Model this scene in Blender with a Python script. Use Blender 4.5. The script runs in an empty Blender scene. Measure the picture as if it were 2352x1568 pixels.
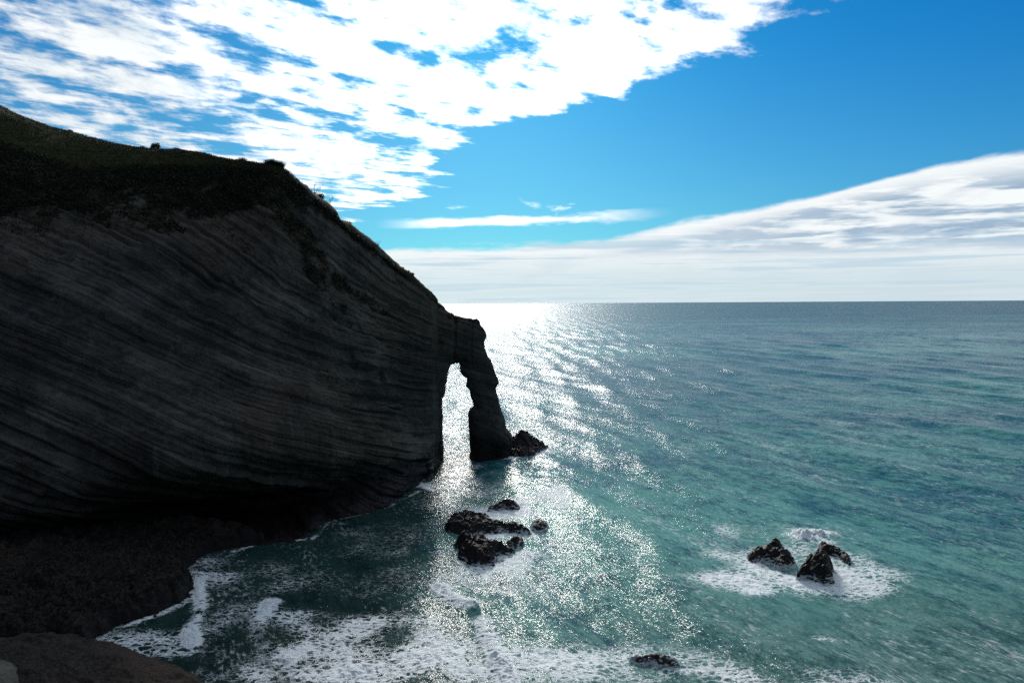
import bpy, math, random
import numpy as np
from mathutils import Matrix, Vector

C = bpy.context.scene.collection
RNG = np.random.default_rng(7)
random.seed(7)

# ---------------------------------------------------------------- camera
F = 1829.0                       # focal length in pixels of a 2352 x 1568 frame
CAM_Z = 50.0
PITCH = math.radians(-2.76)
ROLL = math.radians(-0.35)
cam = bpy.data.cameras.new('camera')
cam.sensor_width = 36.0
cam.lens = 36.0 * F / 2352.0
cam.clip_start = 0.5
cam.clip_end = 200000.0
cam_o = bpy.data.objects.new('camera', cam)
C.objects.link(cam_o)
ROT = Matrix.Rotation(math.radians(90) + PITCH, 3, 'X') @ Matrix.Rotation(ROLL, 3, 'Z')
cam_o.matrix_world = Matrix.Translation((0, 0, CAM_Z)) @ ROT.to_4x4()
bpy.context.scene.camera = cam_o
RM = np.array(ROT)

# ---------------------------------------------------------------- sun
SUN_AZ = math.radians(-2.5)      # measured from +Y towards +X
SUN_EL = math.radians(23.5)
sl = bpy.data.lights.new('sun', 'SUN')
sl.energy = 3.4
sl.angle = math.radians(11.0)      # thin cloud over the sun
sl.color = (1.0, 0.955, 0.89)
so = bpy.data.objects.new('sun', sl)
C.objects.link(so)
sdir = Vector((math.sin(SUN_AZ) * math.cos(SUN_EL), math.cos(SUN_AZ) * math.cos(SUN_EL), math.sin(SUN_EL)))
so.rotation_euler = sdir.to_track_quat('Z', 'Y').to_euler()
so.location = (0, 0, 300)

sc = bpy.context.scene
sc.view_settings.view_transform = 'Standard'
sc.view_settings.look = 'None'
sc.view_settings.exposure = 0.0
sc.view_settings.gamma = 1.0
sc.cycles.max_bounces = 6
sc.cycles.diffuse_bounces = 3
sc.cycles.glossy_bounces = 3
sc.cycles.sample_clamp_indirect = 4.0
sc.cycles.caustics_reflective = False
sc.cycles.caustics_refractive = False
sc.cycles.use_denoising = False


# ---------------------------------------------------------------- node helper
class G:
    """tiny expression wrapper over shader nodes"""
    def __init__(self, nt):
        self.nt = nt
        nt.nodes.clear()

    def node(self, kind, **kw):
        n = self.nt.nodes.new(kind)
        for k, v in kw.items():
            setattr(n, k, v)
        return n

    def link(self, a, b):
        self.nt.links.new(a, b)

    def put(self, sock, v):
        if isinstance(v, S):
            v = v.s
        if isinstance(v, bpy.types.NodeSocket):
            self.link(v, sock)
        else:
            if hasattr(sock.default_value, '__len__') and not hasattr(v, '__len__'):
                v = (v,) * len(sock.default_value)
            if hasattr(v, '__len__') and len(v) == 3 and len(sock.default_value) == 4:
                v = (*v, 1.0)
            sock.default_value = v

    def math(self, op, a, b=0.0, c=0.0, clamp=False):
        n = self.node('ShaderNodeMath', operation=op, use_clamp=clamp)
        self.put(n.inputs[0], a)
        self.put(n.inputs[1], b)
        if op in ('SMOOTH_MIN', 'SMOOTH_MAX', 'MULTIPLY_ADD'):
            self.put(n.inputs[2], c)
        return S(self, n.outputs[0])

    def smooth(self, x, a, b, lo=0.0, hi=1.0):
        n = self.node('ShaderNodeMapRange', interpolation_type='SMOOTHSTEP')
        self.put(n.inputs['Value'], x)
        for k, v in zip(('From Min', 'From Max', 'To Min', 'To Max'), (a, b, lo, hi)):
            self.put(n.inputs[k], v)
        return S(self, n.outputs['Result'])

    def lin(self, x, a, b, lo=0.0, hi=1.0):
        n = self.node('ShaderNodeMapRange', clamp=True)
        self.put(n.inputs['Value'], x)
        for k, v in zip(('From Min', 'From Max', 'To Min', 'To Max'), (a, b, lo, hi)):
            self.put(n.inputs[k], v)
        return S(self, n.outputs['Result'])

    def xyz(self, x=0.0, y=0.0, z=0.0):
        n = self.node('ShaderNodeCombineXYZ')
        self.put(n.inputs[0], x); self.put(n.inputs[1], y); self.put(n.inputs[2], z)
        return S(self, n.outputs[0])

    def sep(self, v):
        n = self.node('ShaderNodeSeparateXYZ')
        self.put(n.inputs[0], v)
        return [S(self, o) for o in n.outputs]

    def noise(self, v, scale=1.0, detail=4.0, rough=0.5, dist=0.0, out='Fac', dims='3D'):
        n = self.node('ShaderNodeTexNoise', noise_dimensions=dims)
        self.put(n.inputs['Vector'], v)
        self.put(n.inputs['Scale'], scale)
        self.put(n.inputs['Detail'], detail)
        self.put(n.inputs['Roughness'], rough)
        self.put(n.inputs['Distortion'], dist)
        return S(self, n.outputs[out])

    def voronoi(self, v, scale=1.0, feature='F1', detail=0.0, rough=0.5, out='Distance'):
        n = self.node('ShaderNodeTexVoronoi', feature=feature)
        self.put(n.inputs['Vector'], v)
        self.put(n.inputs['Scale'], scale)
        if 'Detail' in n.inputs:
            self.put(n.inputs['Detail'], detail)
            self.put(n.inputs['Roughness'], rough)
        return S(self, n.outputs[out])

    def vmath(self, op, a, b=(0, 0, 0)):
        n = self.node('ShaderNodeVectorMath', operation=op)
        self.put(n.inputs[0], a)
        if op == 'SCALE':
            self.put(n.inputs['Scale'], b)
        elif op != 'NORMALIZE':
            self.put(n.inputs[1], b)
        return S(self, n.outputs[0])

    def mix(self, f, a, b):
        n = self.node('ShaderNodeMix', data_type='RGBA')
        self.put(n.inputs[0], f)
        self.put(n.inputs[6], a)
        self.put(n.inputs[7], b)
        return S(self, n.outputs[2])

    def attr(self, name, out='Fac'):
        n = self.node('ShaderNodeAttribute', attribute_name=name)
        return S(self, n.outputs[out])

    def curve(self, x, pts):
        xs = [p[0] for p in pts]; ys = [p[1] for p in pts]
        x0, x1, y0, y1 = min(xs), max(xs), min(ys), max(ys)
        n = self.node('ShaderNodeFloatCurve')
        cu = n.mapping.curves[0]
        q = [((a - x0) / (x1 - x0), (b - y0) / (y1 - y0)) for a, b in pts]
        cu.points[0].location = q[0]
        cu.points[1].location = q[-1]
        for p in q[1:-1]:
            cu.points.new(*p)
        n.mapping.update()
        self.put(n.inputs['Value'], self.lin(x, x0, x1))
        return S(self, n.outputs[0]) * (y1 - y0) + y0


class S:
    def __init__(self, g, s):
        self.g, self.s = g, s
    def __add__(a, b): return a.g.math('ADD', a, b)
    __radd__ = __add__
    def __sub__(a, b): return a.g.math('SUBTRACT', a, b)
    def __rsub__(a, b): return a.g.math('SUBTRACT', b, a)
    def __mul__(a, b): return a.g.math('MULTIPLY', a, b)
    __rmul__ = __mul__
    def __truediv__(a, b): return a.g.math('DIVIDE', a, b)
    def __rtruediv__(a, b): return a.g.math('DIVIDE', b, a)
    def max(a, b): return a.g.math('MAXIMUM', a, b)
    def min(a, b): return a.g.math('MINIMUM', a, b)
    def pow(a, b): return a.g.math('POWER', a, b)
    def clamp(a): return a.g.math('ADD', a, 0.0, clamp=True)


# ---------------------------------------------------------------- world: sky with two cloud decks
w = bpy.data.worlds.new('World')
sc.world = w
w.use_nodes = True
g = G(w.node_tree)
tc = g.node('ShaderNodeTexCoord')
d = S(g, tc.outputs['Generated'])
dx, dy, dz = g.sep(d)
sky = g.node('ShaderNodeTexSky', sky_type='NISHITA')
sky.sun_disc = False
sky.sun_elevation = SUN_EL
sky.sun_rotation = SUN_AZ
sky.altitude = 50
sky.air_density = 1.0
sky.dust_density = 0.3
sky.ozone_density = 2.5
hsv = g.node('ShaderNodeHueSaturation')
g.put(hsv.inputs['Saturation'], 1.0)
g.put(hsv.inputs['Value'], 1.0)
g.put(hsv.inputs['Hue'], 0.497)
g.link(sky.outputs[0], hsv.inputs['Color'])
bg_sky = g.node('ShaderNodeBackground')
g.put(bg_sky.inputs[0], g.vmath('MULTIPLY', hsv.outputs[0], g.mix(g.smooth(dz + dx * 0.12, 0.10, 0.42), (0.18, 0.61, 0.87), (0.035, 0.55, 1.0))))
g.put(bg_sky.inputs[1], 0.085)

zc = dz.max(0.004)
Px = dx / zc                      # position on a flat cloud deck one unit up
Py = dy / zc
# streaky rows of broken cloud
a_ = Px * 0.80 - Py * 0.60
b_ = Px * 0.60 + Py * 0.80
lg = g.noise(g.xyz(a_ * 1.3, b_ * 0.6, 3.1), 1.0, 2, 0.5)
v1 = g.xyz(a_ * 3.7 + lg * 1.2, b_ * 2.2, 0.0)
n1 = g.noise(v1, 1.0, 8, 0.58, 0.1)
n1c = g.noise(g.xyz(dx * 15.0 - dz * 4.0, dz * 30.0 + dx * 8.0, 2.0), 1.0, 6, 0.62)
n1g = g.noise(g.xyz(dx * 7.0 - dz * 2.0, dz * 17.0 + dx * 5.0, 5.0), 1.0, 3, 0.5)
n1b = g.noise(g.xyz(a_ * 9.0, b_ * 6.0, 7.0), 1.0, 5, 0.6)
edge1 = g.curve(Py, [(0.0, 2.2), (1.6, 1.45), (2.64, 1.02), (3.37, .84), (4.03, .40), (4.8, -.15), (6.2, -.50), (7.5, -.72), (8.4, -1.3), (9.6, -3.6), (12, -6)])
dist1 = edge1 - Px - 0.05                # > 0 inside the deck
cov = g.curve(Px, [(-4, 0.0), (-2.6, 0.0), (-1.0, 0.02), (-0.2, 0.035), (0.6, 0.10), (2, 0.16)])
cor = g.smooth((Px + 1.75) * 0.8 + (Py - 2.7) * 0.5, -0.55, 0.10, -0.30, 0.0)   # open corner, top left
e1 = g.lin(dist1, -0.42, 0.20, -0.60, 0.02)
c1 = n1 + (n1b - 0.5) * 0.34 + cov + cor + e1
back = g.smooth(dy, -0.05, 0.25)
m1 = g.smooth((c1 - 0.5) * 0.75 + 0.5 + (n1c - 0.5) * 0.42 + (n1g - 0.5) * 0.25, 0.415, 0.60)
# wisps and detached scraps below the deck
w1 = g.noise(g.xyz(Px * 1.1 + 4.0, Py * 0.55, 2.0), 1.0, 6, 0.6, 0.3)
wband = g.smooth(dz, 0.082, 0.098) * g.smooth(dz, 0.165, 0.115) * g.smooth(Px / Py, 0.30, 0.1)
m1w = g.smooth(w1 + wband * 0.10, 0.68, 0.80) * wband * 0.85
wl = g.smooth((dz - 0.1015 - (Px / Py) * 0.028).max((dz - 0.1015 - (Px / Py) * 0.028) * -1.0) + (w1 - 0.5) * 0.022, 0.0075, 0.001)
wl = wl * g.smooth(Px / Py, -0.175, -0.08) * g.smooth(Px / Py, 0.21, 0.08) * 0.95
m1 = m1.max(m1w).max(wl)
# far bank
edge2 = g.curve(Px, [(-9, 15.5), (-2.2, 14.7), (0, 13.9), (1.2, 12.7), (2.2, 9.9), (2.9, 7.5), (3.38, 5.4), (5, 3.6), (8, 2.6)])
n2 = g.noise(g.xyz(Px * 0.55, Py * 0.55, 9.0), 1.0, 6, 0.55)
n2c = g.noise(g.xyz(dx * 9.0, dz * 60.0, 1.0), 1.0, 5, 0.6, 0.2)
n2d = g.noise(g.xyz(dx * 34.0, dz * 110.0, 1.0), 1.0, 4, 0.6)
rel2 = (Py - edge2) / edge2
n2e = g.noise(g.xyz(dx * 12.0 + 3.0, dz * 42.0 - dx * 9.0, 4.0), 1.0, 7, 0.62)
m2 = g.smooth(rel2 + (n2 - 0.5) * 0.16 + (n2d - 0.5) * 0.10 + (n2e - 0.5) * 0.34, -0.05, 0.13)
m2 = m2 * g.smooth(n2c + g.smooth(rel2, 0.5, 0.0) * 0.2, 0.22, 0.34, 0.8, 1.0)
# colours: sunlit tops, grey undersides, pale air on the horizon
el_w = dz + (n2c - 0.5) * 0.03
top = g.smooth(rel2, 0.05, 0.75)
grey = top * g.smooth(n2c, 0.40, 0.54) * g.smooth(el_w, 0.045, 0.075)
right = g.smooth(dx, -0.1, 0.5)
c2a = g.mix(grey * (right * 0.8 + 0.2), (0.93, 0.97, 0.98), (0.34, 0.47, 0.62))
n2f = g.noise(g.xyz(dx * 4.0 + 9.0, dz * 120.0, 6.0), 1.0, 5, 0.6)
hz = g.smooth(dz + (n2c - 0.5) * 0.03, 0.075, 0.022)
c2a = g.mix(g.smooth(n2f, 0.46, 0.62) * g.smooth(dz, 0.11, 0.06) * 0.75, c2a, (0.42, 0.62, 0.76))
c2a = g.mix(g.smooth(n2e, 0.5, 0.68) * top * 0.45, c2a, (0.62, 0.72, 0.80))
c2 = g.mix(hz * g.smooth(n2f, 0.62, 0.42, 0.45, 0.95), c2a, g.mix(right, (0.66, 0.80, 0.84), (0.60, 0.72, 0.78)))
# a little shading inside the upper deck
sh = g.noise(g.xyz(a_ * 3.4 + 0.4, b_ * 1.6, 5.0), 1.0, 5, 0.55)
c1col = g.mix(g.smooth(sh * 0.3 + n1c * 0.7, 0.58, 0.42) * 0.85, (0.97, 1.0, 1.01), (0.70, 0.80, 0.87))
sunglow = g.smooth(g.math('ADD', dx * math.sin(SUN_AZ) * math.cos(SUN_EL) + dy * (math.cos(SUN_AZ) * math.cos(SUN_EL)), dz * math.sin(SUN_EL)), 0.92, 1.0, 1.0, 2.4)
c1col = g.vmath('SCALE', c1col, sunglow)
front = back * 0.7 + 0.3
bg1 = g.node('ShaderNodeBackground'); g.put(bg1.inputs[0], c1col); g.put(bg1.inputs[1], back * 0.55 + 0.45)
bg2 = g.node('ShaderNodeBackground'); g.put(bg2.inputs[0], c2); g.put(bg2.inputs[1], 1.0)
ms1 = g.node('ShaderNodeMixShader'); g.put(ms1.inputs[0], m1 * back + (1.0 - back) * g.smooth(n1, 0.35, 0.6) * 0.8)
g.link(bg_sky.outputs[0], ms1.inputs[1]); g.link(bg1.outputs[0], ms1.inputs[2])
ms2 = g.node('ShaderNodeMixShader'); g.put(ms2.inputs[0], m2 * g.smooth(dy, 0.0, 0.3))
g.link(ms1.outputs[0], ms2.inputs[1]); g.link(bg2.outputs[0], ms2.inputs[2])
out = g.node('ShaderNodeOutputWorld')
g.link(ms2.outputs[0], out.inputs[0])


# ---------------------------------------------------------------- geometry helpers
def ray(px, py):
    d = np.stack([(np.asarray(px, float) - 1176) / F, (784 - np.asarray(py, float)) / F, -np.ones_like(np.asarray(px, float) * 1.0)], -1)
    return d @ RM.T

def at(px, py, Y):
    """the point seen at (px, py) of the 2352-wide frame, Y metres out"""
    r = ray(px, py)
    k = np.asarray(Y, float) / r[..., 1]
    p = r * k[..., None]
    p[..., 2] += CAM_Z
    return p

def sea(px, py, z=0.0):
    r = ray(px, py)
    k = (z - CAM_Z) / r[..., 2]
    p = r * k[..., None]
    p[..., 2] += CAM_Z
    return p

def pl(x, pts, k=1):
    pts = np.array(pts, float)
    return np.interp(x, pts[:, 0], pts[:, k])

def hashf(ix, iy, iz, seed):
    h = (ix.astype(np.int64) * 374761393 + iy.astype(np.int64) * 668265263 + iz.astype(np.int64) * 2147483647 + seed * 1274126177) & 0xffffffff
    h = ((h ^ (h >> 13)) * 1274126177) & 0xffffffff
    h = ((h ^ (h >> 16)) * 2246822519) & 0xffffffff
    return ((h ^ (h >> 15)) & 0xffffff).astype(np.float32) / 16777215.0

def vnoise(p, seed=0):
    i = np.floor(p); f = (p - i).astype(np.float32); f = f * f * (3 - 2 * f)
    i = i.astype(np.int64)
    x, y, z = i[..., 0], i[..., 1], i[..., 2]
    fx, fy, fz = f[..., 0], f[..., 1], f[..., 2]
    r = 0
    for a in (0, 1):
        wx = fx if a else 1 - fx
        for b in (0, 1):
            wy = fy if b else 1 - fy
            for c in (0, 1):
                wz = fz if c else 1 - fz
                r = r + hashf(x + a, y + b, z + c, seed) * wx * wy * wz
    return r * 2 - 1                     # -1..1

def fbm(p, octv=4, seed=0, gain=0.5, lac=2.03):
    r, a, s = 0, 1.0, 0.0
    q = np.array(p, float)
    for o in range(octv):
        r = r + vnoise(q, seed + o * 17) * a
        s += a
        a *= gain
        q = q * lac + 13.7
    return r / s

def ridged(p, octv=4, seed=0):
    r, a, s = 0, 1.0, 0.0
    q = np.array(p, float)
    for o in range(octv):
        r = r + (1 - 2 * np.abs(vnoise(q, seed + o * 17))) * a
        s += a; a *= 0.5; q = q * 2.1 + 5.3
    return r / s

def smooth(x, a, b):
    t = np.clip((x - a) / (b - a), 0, 1)
    return t * t * (3 - 2 * t)

def mesh_obj(name, verts, faces, mat, parent=None, attrs=None, shade=True):
    """verts (n,3); faces (m,3) or (m,4) array"""
    me = bpy.data.meshes.new(name)
    faces = np.asarray(faces, np.int32)
    k = faces.shape[1]
    me.vertices.add(len(verts)); me.loops.add(faces.size); me.polygons.add(len(faces))
    me.vertices.foreach_set('co', np.asarray(verts, np.float32).ravel())
    me.loops.foreach_set('vertex_index', faces.ravel())
    me.polygons.foreach_set('loop_start', np.arange(0, faces.size, k, dtype=np.int32))
    me.polygons.foreach_set('loop_total', np.full(len(faces), k, np.int32))
    me.polygons.foreach_set('use_smooth', np.full(len(faces), shade, bool))
    me.update(calc_edges=True)
    me.validate()
    for n, v in (attrs or {}).items():
        at_ = me.attributes.new(n, 'FLOAT', 'POINT')
        at_.data.foreach_set('value', np.asarray(v, np.float32).ravel())
    me.materials.append(mat)
    o = bpy.data.objects.new(name, me)
    C.objects.link(o)
    if parent is not None:
        o.parent = parent
    return o

def grid_faces(nr, nc, flip=False):
    i = np.arange(nr * nc).reshape(nr, nc)
    f = np.stack([i[:-1, :-1], i[:-1, 1:], i[1:, 1:], i[1:, :-1]], -1).reshape(-1, 4)
    return f[:, ::-1] if flip else f

def normals(P, flip=False):
    """per-vertex normals of a grid of points"""
    du = np.gradient(P, axis=1); dv = np.gradient(P, axis=0)
    n = np.cross(du, dv)
    n /= np.linalg.norm(n, axis=-1, keepdims=True) + 1e-9
    return -n if flip else n

def poly_sd(x, y, poly):
    """signed distance to a polygon, positive inside"""
    poly = np.asarray(poly, float)
    d2 = np.full(x.shape, 1e18); inside = np.zeros(x.shape, bool)
    n = len(poly)
    for i in range(n):
        ax, ay = poly[i]; bx, by = poly[(i + 1) % n]
        ex, ey = bx - ax, by - ay
        t = np.clip(((x - ax) * ex + (y - ay) * ey) / (ex * ex + ey * ey + 1e-12), 0, 1)
        d2 = np.minimum(d2, (x - ax - t * ex) ** 2 + (y - ay - t * ey) ** 2)
        cond = (ay > y) != (by > y)
        with np.errstate(divide='ignore', invalid='ignore'):
            xi = ex * (y - ay) / (ey if ey != 0 else 1e-12) + ax
        inside ^= cond & (x < xi)
    d = np.sqrt(d2)
    return np.where(inside, d, -d)

def line_d(x, y, pts):
    """distance to a polyline and fraction along it"""
    best = np.full(x.shape, 1e9); tt = np.zeros(x.shape)
    sd = np.zeros(x.shape)
    n = len(pts) - 1
    for i in range(n):
        ax, ay = pts[i]; bx, by = pts[i + 1]
        ex, ey = bx - ax, by - ay
        L = math.hypot(ex, ey) + 1e-9
        t = np.clip(((x - ax) * ex + (y - ay) * ey) / (L * L), 0, 1)
        qx, qy = x - ax - t * ex, y - ay - t * ey
        dd = np.hypot(qx, qy)
        s = np.sign(ex * qy - ey * qx)
        m = dd < best
        best = np.where(m, dd, best); tt = np.where(m, (i + t) / n, tt); sd = np.where(m, s * dd, sd)
    return best, tt, sd

def bed(p):
    """bedding coordinate of the tilted strata"""
    x, y, z = p[..., 0], p[..., 1], p[..., 2]
    k = 12.0
    sp = np.log1p(np.exp(np.clip((x + 74) / k, -30, 30))) * k
    b = z + 0.40 * x + 7.0 + 0.12 * (y - 200) + 0.50 * sp * smooth(z, 18, 60)
    return b + 1.3 * vnoise(p * 0.016, 91)

def strata(p, t):
    """in and out relief of the beds, broken into blocks, metres"""
    mo = smooth(vnoise(p * 0.028, 9), -0.30, 0.45)
    along = p[..., 0] * 0.75 + p[..., 1] * 0.66
    r = 0
    tt = t + 0.35 * vnoise(p * 0.06, 10) + 0.12 * vnoise(p * 0.5, 15)
    for k, (hh, ll, am) in enumerate([(5.2, 34.0, 1.0), (2.1, 13.0, 0.62), (0.8, 4.2, 0.26)]):
        lay = np.floor(tt / hh + 0.3 * k)
        fr = tt / hh + 0.3 * k - lay
        wob = along + 0.25 * ll * vnoise(p * (2.2 / ll), 30 + k)
        sh_ = hashf(lay.astype(np.int64), lay.astype(np.int64) * 0, lay.astype(np.int64) * 0, 50 + k) * ll
        cel = np.floor((wob + sh_) / ll)
        off = hashf(lay.astype(np.int64), cel.astype(np.int64), lay.astype(np.int64) * 0, 60 + k) * 2 - 1
        lo = hashf(lay.astype(np.int64), lay.astype(np.int64) * 0, lay.astype(np.int64) * 0, 70 + k) * 2 - 1
        edge_ = smooth(fr, 0, 0.10) * smooth(1 - fr, 0, 0.06)
        r = r + am * ((0.55 * lo + 0.50 * off * (0.25 + 0.75 * mo)) * (0.4 + 0.6 * edge_) - 0.22 * (1 - edge_))
    q = np.stack([p[..., 0] * 0.03, p[..., 1] * 0.03, t * 0.9 + 40], -1)
    crack = -smooth(vnoise(q, 8), 0.42, 0.60)
    return r * 0.95 + 0.8 * crack * (0.3 + 0.7 * mo)


# ---------------------------------------------------------------- materials
def new_mat(name):
    m = bpy.data.materials.new(name)
    m.use_nodes = True
    return m, G(m.node_tree)

def finish(g, bsdf):
    o = g.node('ShaderNodeOutputMaterial')
    g.link(bsdf.outputs[0], o.inputs[0])

def rock_material(name, pale, dark, wet_top=5.0, veg=True, use_bed=True, bump=1.0, spots=True):
    m, g = new_mat(name)
    geo = g.node('ShaderNodeNewGeometry')
    P = S(g, geo.outputs['Position'])
    x, y, z = g.sep(P)
    if use_bed:
        t = g.attr('bed')
        sv = g.xyz(x * 0.018, y * 0.018, t * 0.42)
        sv2 = g.xyz(x * 0.06, y * 0.06, t * 1.9)
    else:
        sv = g.vmath('SCALE', P, 0.25)
        sv2 = g.vmath('SCALE', P, 0.9)
    s1 = g.noise(sv, 1.0, 5, 0.55)
    s2 = g.noise(sv2, 1.0, 5, 0.6)
    n3 = g.noise(P, 0.06, 5, 0.6)
    n4 = g.noise(P, 2.2, 4, 0.7)
    k = s1 * 0.42 + s2 * 0.22 + n3 * 0.90 - 0.42 + (g.noise(P, 0.5, 5, 0.7) - 0.5) * 0.3
    col = g.mix(g.smooth(k, 0.22, 0.58), dark, pale)
    col = g.mix(g.smooth(g.noise(P, 0.035, 3, 0.5), 0.5, 0.68) * 0.5, col, (0.085, 0.060, 0.042))
    if use_bed:    # run-off stains down the face
        st = g.noise(g.xyz(x * 0.30, y * 0.30, z * 0.022), 1.0, 5, 0.62)
        col = g.mix(g.smooth(st, 0.54, 0.68) * 0.55, col, (0.020, 0.019, 0.018))
        col = g.mix(g.smooth(st, 0.40, 0.28) * 0.35, col, (0.15, 0.15, 0.14))
    if spots:      # pebbly beds
        pit = g.smooth(g.voronoi(P, 1.6), 0.42, 0.25) * g.smooth(s1, 0.56, 0.47)
        col = g.mix(pit * 0.55, col, (0.014, 0.014, 0.015))
    col = g.mix(g.smooth(n4, 0.35, 0.75) * 0.35, col, (0.12, 0.115, 0.105))
    if veg:
        vg = g.attr('veg')
        col = g.mix(g.smooth(vg + (g.noise(P, 0.35, 5, 0.65) - 0.5) * 1.2, 0.34, 0.66), col, g.mix(n4, (0.010, 0.013, 0.006), (0.035, 0.032, 0.016)))
    wet = g.smooth(z + (g.noise(P, 0.25, 4, 0.6) - 0.5) * 5.0, wet_top + 1.5, wet_top - 1.5)
    col = g.mix(wet, col, g.mix(n4, (0.004, 0.004, 0.005), (0.014, 0.011, 0.010)))
    if name == 'wet_black_rock':   # white water still running off the lowest ledges
        ws = g.noise(g.xyz(x * 0.8, y * 0.8, z * 2.6), 1.0, 5, 0.7)
        col = g.mix(g.smooth(ws - z * 0.13, 0.46, 0.56) * g.smooth(z, 2.0, 0.6) * 0.85, col, (0.55, 0.61, 0.64))
    b = g.node('ShaderNodeBsdfPrincipled')
    g.put(b.inputs['Base Color'], col)
    g.put(b.inputs['Roughness'], g.lin(wet * n4 * 1.6, 0, 1, 0.95, 0.5))
    g.put(b.inputs['Specular IOR Level'], g.lin(wet, 0, 1, 0.06, 0.16))
    bp = g.node('ShaderNodeBump')
    g.put(bp.inputs['Strength'], 0.9 * bump)
    g.put(bp.inputs['Distance'], 0.35)
    g.put(bp.inputs['Height'], s2 * 0.9 + n4 * 0.5 + g.noise(P, 0.8, 5, 0.65) * 0.9)
    g.link(bp.outputs[0], b.inputs['Normal'])
    finish(g, b)
    return m

M_cliff = rock_material('cliff_rock', (0.112, 0.107, 0.096), (0.026, 0.025, 0.023), 7.5)  # wet band set high, also darkening rock under the shaded overhang
M_islet = rock_material('wet_black_rock', (0.012, 0.010, 0.009), (0.005, 0.004, 0.004), 20.0, veg=False, use_bed=False)
M_ledge = rock_material('shore_rock', (0.0085, 0.0085, 0.008), (0.003, 0.003, 0.003), 2.6, veg=False, use_bed=False)
M_brown = rock_material('brown_shore_rock', (0.046, 0.037, 0.031), (0.018, 0.014, 0.012), 1.2, veg=False, use_bed=False)
M_pale = rock_material('pale_rock', (0.20, 0.19, 0.16), (0.09, 0.085, 0.07), -2.0, veg=False, use_bed=False, spots=False)

M_grass, g = new_mat('hill_grass')
geo = g.node('ShaderNodeNewGeometry'); P = S(g, geo.outputs['Position'])
x, y, z = g.sep(P)
gn = g.noise(P, 0.05, 5, 0.6); gf = g.noise(P, 0.9, 5, 0.7); tr = g.noise(g.xyz(x * 0.05, y * 0.05, z * 0.9), 1.0, 5, 0.6)
col = g.mix(g.smooth(gf * 0.6 + tr * 0.6, 0.42, 0.78), (0.012, 0.017, 0.004), (0.045, 0.052, 0.014))
col = g.mix(g.smooth(gn, 0.45, 0.70) * 0.5, col, (0.045, 0.040, 0.016))
b = g.node('ShaderNodeBsdfPrincipled')
g.put(b.inputs['Base Color'], col); g.put(b.inputs['Roughness'], 0.9); g.put(b.inputs['Specular IOR Level'], 0.1)
bp = g.node('ShaderNodeBump'); g.put(bp.inputs['Strength'], 1.0); g.put(bp.inputs['Distance'], 0.5)
g.put(bp.inputs['Height'], gf * 1.0 + tr * 1.2); g.link(bp.outputs[0], b.inputs['Normal'])
finish(g, b)

def leaf_material(name, c0, c1):
    m, g = new_mat(name)
    geo = g.node('ShaderNodeNewGeometry'); P = S(g, geo.outputs['Position'])
    n = g.noise(P, 0.7, 4, 0.7)
    b = g.node('ShaderNodeBsdfPrincipled')
    g.put(b.inputs['Base Color'], g.mix(g.smooth(n, 0.35, 0.7), c0, c1))
    g.put(b.inputs['Roughness'], 0.7); g.put(b.inputs['Specular IOR Level'], 0.2)
    finish(g, b)
    return m
M_scrub = leaf_material('scrub_leaves', (0.008, 0.011, 0.004), (0.024, 0.025, 0.011))
M_bush = leaf_material('bush_leaves', (0.008, 0.012, 0.005), (0.022, 0.027, 0.010))
M_blade = leaf_material('dry_grass_blades', (0.016, 0.022, 0.006), (0.050, 0.052, 0.018))
M_twig = leaf_material('bare_twigs', (0.04, 0.032, 0.025), (0.07, 0.055, 0.04))

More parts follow.
